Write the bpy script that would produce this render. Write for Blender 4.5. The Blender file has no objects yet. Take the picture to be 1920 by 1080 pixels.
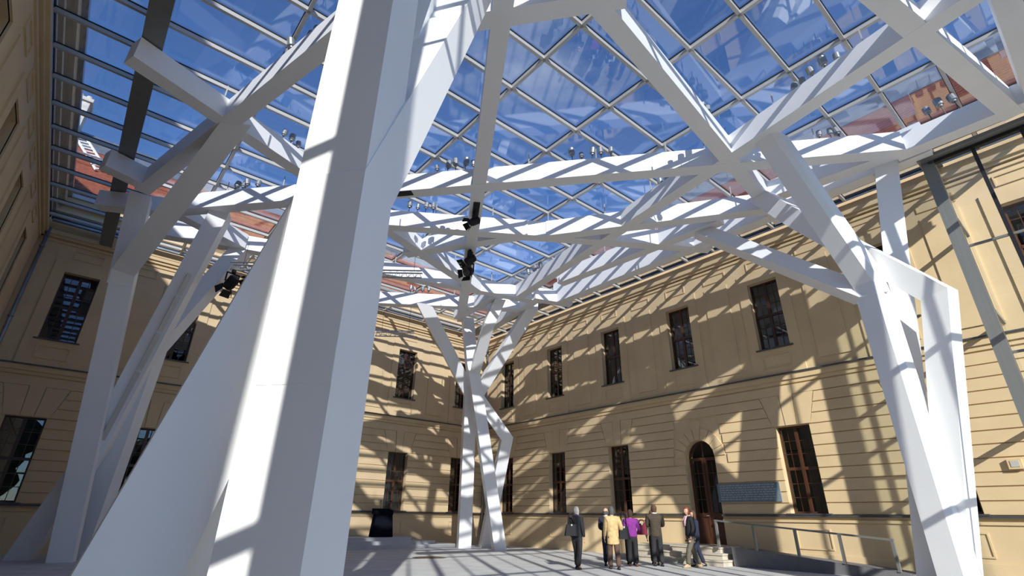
import bpy, bmesh, math, random
from mathutils import Vector, Matrix
random.seed(7)
R = math.radians
scn = bpy.context.scene
COL = scn.collection

# ------------------------------------------------------------------ camera
FPX, PIT, YAW, ROLL = 952.9, R(24.342), R(39.792), R(0.822)
cp, sp, cy, sy, cr, sr = math.cos(PIT), math.sin(PIT), math.cos(YAW), math.sin(YAW), math.cos(ROLL), math.sin(ROLL)
def cdir(u, v, w):
    z = v * cp + w * sp
    fw = w * cp - v * sp
    return Vector((u * cy + fw * sy, -u * sy + fw * cy, z))
cam_d = bpy.data.cameras.new('camera')
cam_d.sensor_width = 36.0
cam_d.lens = FPX / 1920.0 * 36.0
cam_d.clip_start, cam_d.clip_end = 0.05, 500
cam = bpy.data.objects.new('camera', cam_d)
COL.objects.link(cam)
ax, ay, az = cdir(cr, sr, 0), cdir(-sr, cr, 0), -cdir(0, 0, 1)
cam.matrix_world = Matrix(((ax.x, ay.x, az.x, 0), (ax.y, ay.y, az.y, 0), (ax.z, ay.z, az.z, 1.37), (0, 0, 0, 1)))
scn.camera = cam

# ------------------------------------------------------------------ sky, sun, exposure
SUN_AZ, SUN_EL = R(29.5), R(24.7)          # heading of the light in plan (from +Y towards +X) and the sun's height
SUN_ENERGY, SKY_STRENGTH = 6.6, 0.17
w = bpy.data.worlds.new('sky'); scn.world = w; w.use_nodes = True
nt = w.node_tree; nt.nodes.clear()
sky = nt.nodes.new('ShaderNodeTexSky'); sky.sky_type = 'NISHITA'; sky.sun_disc = False
sky.sun_elevation = SUN_EL; sky.sun_rotation = SUN_AZ + math.pi
sky.air_density = 1.0; sky.dust_density = 0.1; sky.ozone_density = 6.0; sky.altitude = 100
geo = nt.nodes.new('ShaderNodeTexCoord')
mp = nt.nodes.new('ShaderNodeMapping'); mp.inputs['Scale'].default_value = (1.6, 1.6, 4.0)
nz = nt.nodes.new('ShaderNodeTexNoise'); nz.inputs['Scale'].default_value = 2.2; nz.inputs['Detail'].default_value = 7; nz.inputs['Roughness'].default_value = 0.6
rp = nt.nodes.new('ShaderNodeValToRGB'); rp.color_ramp.elements[0].position = 0.60; rp.color_ramp.elements[1].position = 0.85
rp.color_ramp.elements[1].color = (0.4, 0.4, 0.4, 1)
mxs = nt.nodes.new('ShaderNodeMixRGB'); mxs.inputs['Color2'].default_value = (4.2, 4.5, 5.0, 1)
bg = nt.nodes.new('ShaderNodeBackground'); bg.inputs['Strength'].default_value = SKY_STRENGTH
wo = nt.nodes.new('ShaderNodeOutputWorld')
L = nt.links.new
L(geo.outputs['Generated'], mp.inputs['Vector']); L(mp.outputs[0], nz.inputs['Vector']); L(nz.outputs['Fac'], rp.inputs['Fac'])
tnt = nt.nodes.new('ShaderNodeMixRGB'); tnt.blend_type = 'MULTIPLY'; tnt.inputs['Fac'].default_value = 1.0; tnt.inputs['Color2'].default_value = (0.93, 0.98, 1.08, 1)
L(sky.outputs['Color'], tnt.inputs['Color1']); L(rp.outputs['Color'], mxs.inputs['Fac']); L(tnt.outputs[0], mxs.inputs['Color1']); L(mxs.outputs[0], bg.inputs['Color']); L(bg.outputs[0], wo.inputs['Surface'])
sd = bpy.data.lights.new('sun', 'SUN'); sd.energy = SUN_ENERGY; sd.angle = R(0.53); sd.color = (1.0, 0.955, 0.89)
so = bpy.data.objects.new('sun', sd); COL.objects.link(so)
ldir = Vector((math.sin(SUN_AZ) * math.cos(SUN_EL), math.cos(SUN_AZ) * math.cos(SUN_EL), -math.sin(SUN_EL)))
so.rotation_euler = ldir.to_track_quat('-Z', 'Y').to_euler(); so.location = (-20, -35, 24)
vs = scn.view_settings
vs.view_transform = 'Standard'; vs.look = 'None'; vs.gamma = 1.0; vs.use_curve_mapping = False
vs.exposure = 0.2
scn.cycles.transparent_max_bounces = 24
scn.cycles.max_bounces = 8

# ------------------------------------------------------------------ materials
MATS = {}
def mat(name, col, rough=0.6, metal=0.0, noise=0.0, nscale=4.0, bump=0.0, bscale=60.0, spec=0.5, col2=None, stretch=(1, 1, 1)):
    if name in MATS: return MATS[name]
    m = bpy.data.materials.new(name); m.use_nodes = True; t = m.node_tree
    b = t.nodes['Principled BSDF']
    b.inputs['Base Color'].default_value = (*col, 1); b.inputs['Roughness'].default_value = rough; b.inputs['Metallic'].default_value = metal
    b.inputs['Specular IOR Level'].default_value = spec
    tc = t.nodes.new('ShaderNodeTexCoord'); mpn = t.nodes.new('ShaderNodeMapping'); mpn.inputs['Scale'].default_value = stretch
    t.links.new(tc.outputs['Object'], mpn.inputs['Vector'])
    if noise > 0:
        n = t.nodes.new('ShaderNodeTexNoise'); n.inputs['Scale'].default_value = nscale; n.inputs['Detail'].default_value = 5
        r = t.nodes.new('ShaderNodeValToRGB')
        c2 = col2 or tuple(c * (1 - noise) for c in col)
        r.color_ramp.elements[0].position = 0.35; r.color_ramp.elements[1].position = 0.65
        r.color_ramp.elements[0].color = (*c2, 1); r.color_ramp.elements[1].color = (*col, 1)
        t.links.new(mpn.outputs[0], n.inputs['Vector']); t.links.new(n.outputs['Fac'], r.inputs['Fac']); t.links.new(r.outputs['Color'], b.inputs['Base Color'])
    if bump > 0:
        n2 = t.nodes.new('ShaderNodeTexNoise'); n2.inputs['Scale'].default_value = bscale; n2.inputs['Detail'].default_value = 3
        bn = t.nodes.new('ShaderNodeBump'); bn.inputs['Strength'].default_value = bump; bn.inputs['Distance'].default_value = 0.01
        t.links.new(mpn.outputs[0], n2.inputs['Vector']); t.links.new(n2.outputs['Fac'], bn.inputs['Height']); t.links.new(bn.outputs[0], b.inputs['Normal'])
    MATS[name] = m
    return m
def glass(name, tint, base, power, mx):
    m = bpy.data.materials.new(name); m.use_nodes = True; t = m.node_tree; t.nodes.clear()
    lw = t.nodes.new('ShaderNodeLayerWeight'); lw.inputs['Blend'].default_value = 0.5
    pw = t.nodes.new('ShaderNodeMath'); pw.operation = 'POWER'; pw.inputs[1].default_value = power
    ml = t.nodes.new('ShaderNodeMath'); ml.operation = 'MULTIPLY_ADD'; ml.inputs[1].default_value = mx; ml.inputs[2].default_value = base
    tr = t.nodes.new('ShaderNodeBsdfTransparent'); tr.inputs['Color'].default_value = (*tint, 1)
    gl = t.nodes.new('ShaderNodeBsdfGlossy'); gl.inputs['Roughness'].default_value = 0.0; gl.inputs['Color'].default_value = (0.95, 0.97, 1, 1)
    mi = t.nodes.new('ShaderNodeMixShader'); o = t.nodes.new('ShaderNodeOutputMaterial')
    t.links.new(lw.outputs['Facing'], pw.inputs[0]); t.links.new(pw.outputs[0], ml.inputs[0]); t.links.new(ml.outputs[0], mi.inputs['Fac'])
    t.links.new(tr.outputs[0], mi.inputs[1]); t.links.new(gl.outputs[0], mi.inputs[2]); t.links.new(mi.outputs[0], o.inputs['Surface'])
    MATS[name] = m
    return m
M_WALL = mat('ochre_plaster', (0.67, 0.505, 0.30), 0.85, noise=0.10, nscale=0.9, bump=0.25, bscale=90)
M_TRIM = mat('ochre_moulding', (0.65, 0.485, 0.28), 0.85, noise=0.08, nscale=1.5)
M_FLASH = mat('lead_flashing', (0.085, 0.09, 0.10), 0.5, metal=0.3, noise=0.2)
M_WHITE = mat('white_paint', (0.86, 0.86, 0.865), 0.45, noise=0.025, nscale=1.2)
M_BAR = mat('glazing_steel', (0.52, 0.505, 0.47), 0.45, metal=0.2)
M_GASKET = mat('black_gasket', (0.012, 0.012, 0.015), 0.6)
M_STEEL = mat('grey_steel', (0.22, 0.225, 0.22), 0.45, metal=0.35, noise=0.1)
M_DSTEEL = mat('dark_steel', (0.035, 0.035, 0.04), 0.4, metal=0.5)
M_ALU = mat('aluminium', (0.62, 0.63, 0.64), 0.3, metal=0.85)
M_ZINC = mat('zinc_sheet', (0.36, 0.385, 0.41), 0.38, metal=0.7, noise=0.25, nscale=2)
M_WOOD = mat('red_brown_wood', (0.095, 0.036, 0.018), 0.4, noise=0.35, nscale=6, stretch=(1, 1, 0.15))
M_DWOOD = mat('dark_window_wood', (0.055, 0.02, 0.014), 0.4, noise=0.3, nscale=6, stretch=(1, 1, 0.15))
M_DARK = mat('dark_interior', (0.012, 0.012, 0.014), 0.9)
M_CURT = mat('grey_curtain', (0.42, 0.40, 0.37), 0.9, noise=0.25, nscale=9, stretch=(6, 6, 0.2))
M_FLOOR = mat('concrete_paving', (0.54, 0.535, 0.535), 0.75, noise=0.16, nscale=1.3, bump=0.15, bscale=40)
M_GARD = mat('garden_gravel', (0.47, 0.455, 0.43), 0.9, noise=0.2, nscale=0.8)
M_STONE = mat('sandstone_step', (0.55, 0.49, 0.40), 0.8, noise=0.2, nscale=3, bump=0.2)
M_TILE = mat('red_roof_tile', (0.30, 0.075, 0.035), 0.8, noise=0.38, nscale=7)
M_TILE2 = mat('dark_roof_tile', (0.19, 0.045, 0.025), 0.8, noise=0.38, nscale=7)  # darker red tile for the two side wings
M_BRICK = mat('chimney_plaster', (0.55, 0.52, 0.48), 0.8, noise=0.25)
M_PLAQ = mat('blue_grey_plaque', (0.17, 0.22, 0.25), 0.45, noise=0.2, nscale=5)
M_PLAQT = mat('plaque_lettering', (0.33, 0.39, 0.42), 0.5)
M_BLACK = mat('black_cloth', (0.008, 0.009, 0.014), 0.95, spec=0.0)
M_BLKPL = mat('black_plastic', (0.012, 0.012, 0.014), 0.6, spec=0.3)
M_LENS = mat('lamp_lens', (0.16, 0.17, 0.19), 0.25, metal=0.5)
M_GLASS = glass('roof_glass', (0.90, 0.93, 0.965), 0.10, 3.0, 0.5)
M_FGLASS = glass('facade_glass', (0.94, 0.96, 0.955), 0.03, 4.0, 0.5)
M_WGLASS = glass('window_glass', (0.55, 0.58, 0.58), 0.08, 3.0, 0.6)

# ------------------------------------------------------------------ mesh helpers
class MB:
    def __init__(s): s.v = []; s.f = []
    def add(s, vs, fs):
        o = len(s.v); s.v += [tuple(v) for v in vs]; s.f += [tuple(i + o for i in f) for f in fs]; return s
    def box(s, x0, x1, y0, y1, z0, z1):
        return s.add([(x0, y0, z0), (x1, y0, z0), (x1, y1, z0), (x0, y1, z0), (x0, y0, z1), (x1, y0, z1), (x1, y1, z1), (x0, y1, z1)],
                     [(0, 3, 2, 1), (4, 5, 6, 7), (0, 1, 5, 4), (1, 2, 6, 5), (2, 3, 7, 6), (3, 0, 4, 7)])
    def prism(s, bot, top):
        n = len(bot)
        return s.add(list(bot) + list(top), [tuple(range(n))[::-1], tuple(range(n, 2 * n))] + [(i, (i + 1) % n, n + (i + 1) % n, n + i) for i in range(n)])
    def bar(s, a, b, w, h, up=(0, 0, 1)):
        a, b = Vector(a), Vector(b); t = (b - a).normalized(); u = t.cross(Vector(up))
        if u.length < 1e-4: u = t.cross(Vector((1, 0, 0)))
        u.normalize(); v = u.cross(t)
        q = [(-w / 2, -h / 2), (w / 2, -h / 2), (w / 2, h / 2), (-w / 2, h / 2)]
        return s.prism([a + u * p + v * r for p, r in q], [b + u * p + v * r for p, r in q])
    def tube(s, pts, rads, n=8):
        pts = [Vector(p) for p in pts]
        if not isinstance(rads, (list, tuple)): rads = [rads] * len(pts)
        o = len(s.v); m = len(pts)
        for i, p in enumerate(pts):
            t = (pts[min(i + 1, m - 1)] - pts[max(i - 1, 0)]).normalized()
            u = t.cross(Vector((0, 0, 1)))
            if u.length < 1e-3: u = t.cross(Vector((1, 0, 0)))
            u.normalize(); v = u.cross(t)
            for k in range(n):
                a = 2 * math.pi * k / n
                s.v.append(tuple(p + (u * math.cos(a) + v * math.sin(a)) * rads[i]))
        for i in range(m - 1):
            for k in range(n):
                s.f.append((o + i * n + k, o + i * n + (k + 1) % n, o + (i + 1) * n + (k + 1) % n, o + (i + 1) * n + k))
        s.f.append(tuple(o + k for k in range(n))[::-1]); s.f.append(tuple(o + (m - 1) * n + k for k in range(n)))
        return s
    def mesh(s, name, m, smooth=False):
        me = bpy.data.meshes.new(name); me.from_pydata(s.v, [], s.f)
        bm = bmesh.new(); bm.from_mesh(me); bmesh.ops.recalc_face_normals(bm, faces=bm.faces); bm.to_mesh(me); bm.free()
        me.materials.append(m)
        if smooth:
            for p in me.polygons: p.use_smooth = True
        return me
    def build(s, name, m, parent=None, smooth=False):
        return link(name, s.mesh(name, m, smooth), parent)
def link(name, me, parent=None, loc=None, rot=None, scale=None):
    o = bpy.data.objects.new(name, me); COL.objects.link(o)
    if parent: o.parent = parent
    if loc is not None: o.location = loc
    if rot is not None: o.rotation_euler = rot
    if scale is not None: o.scale = scale
    return o
def tag(o, label=None, cat=None, group=None, kind=None):
    if label: o['label'] = label
    if cat: o['category'] = cat
    if group: o['group'] = group
    if kind: o['kind'] = kind
    return o
def empty(name, loc=(0, 0, 0), rz=0):
    o = bpy.data.objects.new(name, None); COL.objects.link(o); o.location = loc; o.rotation_euler = (0, 0, rz); o.empty_display_size = 0.2
    return o
UNIT = {}
def piece(name, m, c, size, parent=None, rot=None):
    """a small box that shares one unit mesh for each material"""
    if m.name not in UNIT: UNIT[m.name] = MB().box(-.5, .5, -.5, .5, -.5, .5).mesh('block_' + m.name, m)
    return link(name, UNIT[m.name], parent, c, rot, size)
def copy_tree(o, parent=None):
    c = o.copy(); COL.objects.link(c)
    if parent: c.parent = parent
    for ch in o.children: copy_tree(ch, c)
    return c

XL, XR, YB, YEND = -3.2, 19.7, 26.0, -2.75
WTOP = 12.6
HB, HT, HG = 10.96, 11.59, 12.3
LS = 1.028                                # plan scale of the lattice at this height

# ------------------------------------------------------------------ floor and ground
fl = tag(MB().box(XL, XR, -1.3, YB, -0.3, 0).build('floor', M_FLOOR), 'pale grey paved courtyard floor striped with shadows', kind='structure')
gd = tag(MB().box(-60, 80, -60, -1.3, -0.35, -0.03).build('ground', M_GARD), 'pale gravel terrace outside the glass front', kind='structure')
# unseen garden trees added to hold back low sky light; window panes mirror them
M_LEAF = mat('garden_foliage', (0.035, 0.06, 0.02), 0.9, noise=0.5, nscale=0.8)
ROW = [(-46 + i * 9.5, -36 - 3 * (i % 3), 11.5 + (i * 7 % 3)) for i in range(11)] + [(-19 - i * 6.0, -13 - 2 * (i % 2), 10 + (i % 2)) for i in range(5)]
bm = bmesh.new()
for i in range(len(ROW)):
    tx, ty, th = ROW[i]
    bmesh.ops.create_cone(bm, segments=8, radius1=0.35, radius2=0.2, depth=5, matrix=Matrix.Translation((tx, ty, 2.4)))
    for k in range(int(th * 0.9)):
        mt = Matrix.Translation((tx + random.uniform(-2.6, 2.6), ty + random.uniform(-2, 2), random.uniform(3.2, th - 2.2))) @ Matrix.Scale(random.uniform(1.8, 2.8), 4)
        bmesh.ops.create_icosphere(bm, subdivisions=3, radius=1.0, matrix=mt)
for v in bm.verts: v.co += Vector((math.sin(3 * v.co.z), math.sin(2.5 * v.co.x), math.sin(3 * v.co.y))) * 0.18
me = bpy.data.meshes.new('added_treeline'); bm.to_mesh(me); bm.free(); me.materials.append(M_LEAF)
tag(link('added_treeline', me), 'unseen leafy garden trees added outside the glass front against low sky light', 'trees', kind='stuff')

# ------------------------------------------------------------------ masonry walls
def wall(name, label, W, s0, s1, lower, upper, door=None, detail=True):
    """W maps (s along the wall, n out of its face, z) to the world"""
    HWN = 0.585
    Z0, Z1, U0, U1 = 1.62, 4.53, 7.45, 10.25
    def bx(mb, a, b, n0, n1, z0, z1):
        c = [W(a, n0, z0), W(b, n0, z0), W(b, n1, z0), W(a, n1, z0)]; d = [W(a, n0, z1), W(b, n0, z1), W(b, n1, z1), W(a, n1, z1)]
        mb.prism(c, d)
    def poly(mb, pts, n0, n1): mb.prism([W(a, n0, z) for a, z in pts], [W(a, n1, z) for a, z in pts])
    core = MB(); D = -0.6
    def piers(ops, z0, z1):
        e = s0
        for a, b in sorted(ops):
            if a > e: bx(core, e, a, D, 0, z0, z1)
            e = max(e, b)
        if e < s1: bx(core, e, s1, D, 0, z0, z1)
    lo = [(c - HWN, c + HWN) for c in lower]; up = [(c - HWN, c + HWN) for c in upper]
    dop = [(door - 0.65, door + 0.65)] if door is not None else []
    piers(dop, 0.0, Z0); piers(lo + dop, Z0, 4.40); piers(lo, 4.40, Z1); bx(core, s0, s1, D, 0, Z1, U0); piers(up, U0, U1); bx(core, s0, s1, D, 0, U1, 13.5)
    if door is not None:                                 # arched head of the doorway
        arc = [(door + 0.65 * math.cos(a), 3.72 + 0.65 * math.sin(a)) for a in [math.pi * k / 16 for k in range(17)]]
        for i in range(16):
            (a0, z0), (a1, z1) = arc[i], arc[i + 1]
            poly(core, [(a0, z0), (a0, 4.40), (a1, 4.40), (a1, z1)], D, 0)
        bx(core, door - 0.65, door + 0.65, D, 0, 0, 0.55)
    wo_ = tag(core.build(name, M_WALL), label, kind='structure')
    def child(nm, mb, m): return mb.build(nm, m, wo_)
    def strip(nm, m, n1, z0, z1, gaps=(), n0=-0.02):
        e = s0; mb = MB()
        for a, b in sorted(gaps):
            bx(mb, e, a, n0, n1, z0, z1); e = b
        bx(mb, e, s1, n0, n1, z0, z1); child(nm, mb, m)
    dg = [(door - 0.68, door + 0.68)] if door is not None else []
    strip('plinth', M_WALL, 0.06, 0, 1.36, dg); strip('plinth_foot', M_WALL, 0.085, 0, 0.42, dg)
    strip('sill_moulding', M_TRIM, 0.10, 1.36, 1.44, dg); strip('sill_course', M_TRIM, 0.05, 1.44, 1.53, dg); strip('sill_flashing', M_FLASH, 0.15, 1.53, 1.59, dg)
    strip('frieze', M_TRIM, 0.05, 6.02, 6.16); strip('string_moulding', M_TRIM, 0.10, 6.16, 6.36); strip('string_flashing', M_FLASH, 0.15, 6.36, 6.41)
    strip('cornice_fillet', M_TRIM, 0.05, 11.40, 11.50); strip('cornice_moulding', M_TRIM, 0.12, 11.56, 11.68); strip('cornice_ledge', M_TRIM, 0.20, 11.68, 11.84)
    strip('eaves_fillet', M_TRIM, 0.08, 12.46, 12.58); strip('eaves_moulding', M_TRIM, 0.16, 12.72, 12.86); strip('eaves_cornice', M_TRIM, 0.34, 13.06, 13.36); strip('eaves_gutter', M_ZINC, 0.48, 13.36, 13.52)
    if not detail: return wo_, bx, poly, child
    # rusticated bands of the ground floor, each its own slab with a recessed joint
    bh, gap, proud = 0.3655, 0.036, 0.04
    for k in range(12):
        za, zb = 1.60 + k * bh, 1.60 + (k + 1) * bh
        z0, z1 = za + gap / 2, zb - gap / 2
        cuts = []
        for c in lower:
            if zb <= Z1 + 0.02: cuts.append((c, 0.60, 0.60))
            elif za < 5.55: cuts.append((c, 0.66 + 0.30 * (za - 4.53), 0.66 + 0.30 * (zb - 4.53)))
        if door is not None:
            if zb <= 3.75: cuts.append((door, 0.68, 0.68))
            elif za < 5.0: cuts.append((door, max(0.7, 1.16 - 0.05 * (k - 6)), max(0.7, 1.16 - 0.05 * (k - 6))))
        cuts.sort(); e0, e1 = s0, s0
        for c, h0, h1 in cuts + [(s1 + 0.0, 0, 0)]:
            a0, a1, b0, b1 = e0, e1, c - h0, c - h1
            if b0 - a0 > 0.05: 
                mb = MB(); poly(mb, [(a0, z0), (b0, z0), (b1, z1), (a1, z1)], -0.02, proud); child('rustication_band', mb, M_WALL)
            e0, e1 = c + h0, c + h1
    for c in lower:                                      # flat arch of three wedge stones over each window
        zt = 5.66
        for a0, b0, a1, b1, n1, top in ((-0.185, 0.185, -0.235, 0.235, 0.055, zt), (-0.66, -0.205, -0.95, -0.255, 0.038, zt - 0.03), (0.205, 0.66, 0.255, 0.95, 0.038, zt - 0.03)):
            mb = MB(); poly(mb, [(c + a0, 4.55), (c + b0, 4.55), (c + b1, top), (c + a1, top)], -0.02, n1); child('keystone' if a0 * b0 < 0 else 'wedge_stone', mb, M_WALL)
        mb = MB(); bx(mb, c - 0.72, c + 0.72, -0.45, 0.17, 1.59, 1.635); child('window_ledge', mb, M_FLASH)
        frame_strip(poly, child, c - 0.55, c + 0.55, 0.55, 1.18, 0.06, 0.085)
    if door is not None:
        for k in range(9):
            a0, a1 = math.pi * k / 9 + 0.012, math.pi * (k + 1) / 9 - 0.012
            ro = 1.12 if k != 4 else 1.45
            mb = MB(); poly(mb, [(door + 0.665 * math.cos(a0), 3.72 + 0.665 * math.sin(a0)), (door + ro * math.cos(a0), 3.72 + ro * math.sin(a0)), (door + ro * math.cos(a1), 3.72 + ro * math.sin(a1)), (door + 0.665 * math.cos(a1), 3.72 + 0.665 * math.sin(a1))], -0.02, 0.038)
            child('arch_stone', mb, M_WALL)
    for c in upper:                                      # surrounds, aprons and panels of the upper floor
        for a, b, z0, z1 in ((-0.97, -0.585, 6.42, 10.72), (0.585, 0.97, 6.42, 10.72), (-0.585, 0.585, 10.25, 10.72), (-0.585, 0.585, 6.42, 7.40)):
            mb = MB(); bx(mb, c + a, c + b, -0.02, 0.045, z0, z1); child('window_surround', mb, M_WALL)
        mb = MB(); bx(mb, c - 0.70, c + 0.70, -0.45, 0.10, 7.40, 7.45); child('window_ledge', mb, M_FLASH)
        frame_strip(poly, child, c - 0.52, c + 0.52, 6.68, 7.20, 0.045, 0.07)
        frame_strip(poly, child, c - 0.50, c + 0.50, 10.86, 11.24, 0.0, 0.035)
    cs = sorted(upper)
    for a, b in zip(cs[:-1], cs[1:]):
        m = (a + b) / 2; hw = min(0.52, (b - a) / 2 - 1.1)
        if hw < 0.2: continue
        mb = MB(); bx(mb, m - hw, m + hw, -0.02, 0.04, 6.75, 10.62); child('wall_panel', mb, M_WALL)
        frame_strip(poly, child, m - hw, m + hw, 10.86, 11.24, 0.0, 0.035)
    return wo_, bx, poly, child
def frame_strip(poly, child, a, b, z0, z1, n0, n1, t=0.045):
    mb = MB()
    for q in ([(a, z0), (b, z0), (b, z0 + t), (a, z0 + t)], [(a, z1 - t), (b, z1 - t), (b, z1), (a, z1)], [(a, z0 + t), (a + t, z0 + t), (a + t, z1 - t), (a, z1 - t)], [(b - t, z0 + t), (b, z0 + t), (b, z1 - t), (b - t, z1 - t)]):
        poly(mb, q, n0 - 0.01, n1)
    child('panel_frame', mb, M_TRIM)

WR = lambda s, n, z: (XR - n, s, z)
WB = lambda s, n, z: (s, YB - n, z)
WL = lambda s, n, z: (XL + n, s, z)
RC = [-0.1, 3.9, 7.83, 15.72, 19.77, 23.9]               # ground-floor windows, the door bay stands between the third and the fourth
RU = [-0.1, 3.9, 7.85, 11.78, 15.74, 19.78, 23.9]
BC = [-1.45, 2.38, 6.2, 10.0, 13.8, 17.8]
LC = [7.3, 11.3, 15.1, 18.7, 22.8]
wall('wall_right', 'sunlit ochre courtyard wall with the arched door', WR, YEND, YB, RC, RU, door=11.62)
wall('wall_back', 'ochre courtyard wall behind the lectern, meeting the door wall in a corner', WB, XL, XR, BC, BC)
wall('wall_left', 'shaded ochre wall along the photo edge with deep window niches', WL, YEND, YB, LC, LC)

# ------------------------------------------------------------------ windows
WN = [0]
def window(W, c, z0, z1, wood, curtain=False, deep=-0.24, halfw=0.585, slim=False):
    WN[0] += 1
    root = tag(empty('window_%d' % WN[0], W(c, deep, z0)), kind='structure')
    base = Vector(W(c, deep, z0))
    def add(nm, m, a, b, n0, n1, y0, y1):
        p0, p1 = Vector(W(c + a, deep + n0, z0 + y0)), Vector(W(c + b, deep + n1, z0 + y1))
        ce = (p0 + p1) / 2 - base; sz = Vector((abs(p1.x - p0.x), abs(p1.y - p0.y), abs(p1.z - p0.z)))
        return piece(nm, m, ce, sz, root)
    h = z1 - z0; hw = halfw; ft = 0.06
    for a, b, y0, y1 in ((-hw, -hw + ft, 0, h), (hw - ft, hw, 0, h), (-hw + ft, hw - ft, 0, ft), (-hw + ft, hw - ft, h - ft, h)):
        add('frame', wood, a, b, -0.06, 0.03, y0, y1)
    tz = h * 0.50
    add('transom', wood, -hw + ft, hw - ft, -0.05, 0.045, tz - 0.05, tz + 0.05)
    for y0, y1 in ((ft, tz - 0.05), (tz + 0.05, h - ft)):
        add('mullion', wood, -0.055, 0.055, -0.05, 0.04, y0, y1)
        for sgn in (-1, 1):
            a, b = (-hw + ft, -0.055) if sgn < 0 else (0.055, hw - ft)
            mid = (a + b) / 2
            add('muntin', wood, mid - 0.011, mid + 0.011, -0.02, 0.02, y0, y1)
            rows = 3; rh = (y1 - y0) / rows
            for r in range(1, rows):
                add('muntin', wood, a, b, -0.018, 0.018, y0 + r * rh - 0.011, y0 + r * rh + 0.011)
            for r in range(rows):
                for (pa, pb) in ((a, mid - 0.011), (mid + 0.011, b)):
                    add('pane', M_WGLASS, pa, pb, -0.006, 0.006, y0 + r * rh + (0.011 if r else 0), y0 + (r + 1) * rh - (0.011 if r < rows - 1 else 0))
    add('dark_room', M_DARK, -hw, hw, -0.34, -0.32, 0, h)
    if curtain:
        for sgn in ((-1,) if curtain == 1 else (-1, 1)):
            mb = MB(); n = 14; x0, x1 = (-hw + ft, -0.06) if sgn < 0 else (0.16, hw - ft)
            pts = []
            for k in range(n + 1):
                pts.append((x0 + (x1 - x0) * k / n, -0.20 + 0.025 * math.sin(k * 2.1)))
            for k in range(n):
                q = [pts[k], pts[k + 1]]
                f = [Vector(W(c + q[0][0], deep + q[0][1], z0 + ft)) - base, Vector(W(c + q[1][0], deep + q[1][1], z0 + ft)) - base]
                g = [Vector(W(c + q[0][0], deep + q[0][1], z1 - ft)) - base, Vector(W(c + q[1][0], deep + q[1][1], z1 - ft)) - base]
                b0 = Vector(W(c, deep - 0.008, z0)) - base
                mb.prism([f[0], f[1], f[1] + b0, f[0] + b0], [g[0], g[1], g[1] + b0, g[0] + b0])
            mb.build('curtain', M_CURT, root)
    return root
def wlabel(o, t): o['label'] = t
wn_r = ['beyond the grey corner post', 'behind the angled white columns by the ramp', 'right of the blue plaque', 'above and left of the arched door steps', 'second from the wall corner', 'next to the wall corner']
for i, c in enumerate(RC):
    wlabel(window(WR, c, 1.64, 4.53, M_WOOD, curtain=(1 if i in (2, 3, 4, 5) else False)), 'ground-floor brown casement window in the door wall, ' + wn_r[i])
wn_u = ['beyond the grey corner post', 'half hidden behind the angled white columns', 'over the window beside the plaque', 'over the arched door', 'third from the wall corner', 'second from the wall corner', 'next to the wall corner']
for i, c in enumerate(RU):
    wlabel(window(WR, c, 7.45, 10.25, M_WOOD if i in (0, 3) else M_DWOOD), 'upper-floor window in the door wall, ' + wn_u[i])
wn_b = ['nearest the shaded side wall', 'second from the shaded side wall', 'hidden by the big white column', 'just hidden beside the big white column', 'behind the lectern', 'behind the slender white tree column']
for i, c in enumerate(BC):
    wlabel(window(WB, c, 1.64, 4.53, M_WOOD if i > 2 else M_DWOOD, curtain=(2 if i == 4 else False)), 'ground-floor window in the wall behind the lectern, ' + wn_b[i])
    wlabel(window(WB, c, 7.45, 10.25, M_DWOOD), 'upper-floor window in the wall behind the lectern, ' + wn_b[i].replace('behind the lectern', 'above the lectern'))
for i, c in enumerate(LC):
    wlabel(window(WL, c, 7.45, 10.25, M_DWOOD, deep=-0.45), 'upper niche window number %d along the shaded side wall from the glass front' % (i + 1))
    wlabel(window(WL, c, 1.64, 4.53, M_DWOOD, deep=-0.45), 'lower niche window number %d along the shaded side wall from the glass front' % (i + 1))

# ------------------------------------------------------------------ arched door with its steps
dr = tag(empty('door_1', (XR + 0.30, 11.62, 0.55)), 'brown arched wooden door with glazed leaves', kind='structure')
def dpart(nm, m, a, b, n0, n1, z0, z1): return piece(nm, m, (-(n0 + n1) / 2, (a + b) / 2, (z0 + z1) / 2), (abs(n1 - n0), b - a, z1 - z0), dr)
for sgn in (-1, 1):
    a, b = (-0.65, -0.01) if sgn < 0 else (0.01, 0.65)
    dpart('door_stile', M_WOOD, a, a + 0.11, -0.04, 0.03, 0, 3.17); dpart('door_stile', M_WOOD, b - 0.11, b, -0.04, 0.03, 0, 3.17)
    dpart('door_rail', M_WOOD, a + 0.11, b - 0.11, -0.04, 0.03, 0, 0.2); dpart('door_rail', M_WOOD, a + 0.11, b - 0.11, -0.04, 0.03, 0.95, 1.1)
    dpart('door_rail', M_WOOD, a + 0.11, b - 0.11, -0.04, 0.03, 3.05, 3.17)
    dpart('door_panel', M_WOOD, a + 0.11, b - 0.11, -0.02, 0.01, 0.2, 0.95)
    m = (a + b) / 2
    dpart('muntin', M_WOOD, m - 0.012, m + 0.012, -0.02, 0.02, 1.1, 3.05)
    for r in range(4):
        z0, z1 = 1.1 + r * 0.4875, 1.1 + (r + 1) * 0.4875
        if r: dpart('muntin', M_WOOD, a + 0.11, b - 0.11, -0.018, 0.018, z0 - 0.012, z0 + 0.012)
        for pa, pb in ((a + 0.11, m - 0.012), (m + 0.012, b - 0.11)): dpart('pane', M_WGLASS, pa, pb, -0.005, 0.005, z0 + 0.012, z1 - 0.012)
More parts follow.
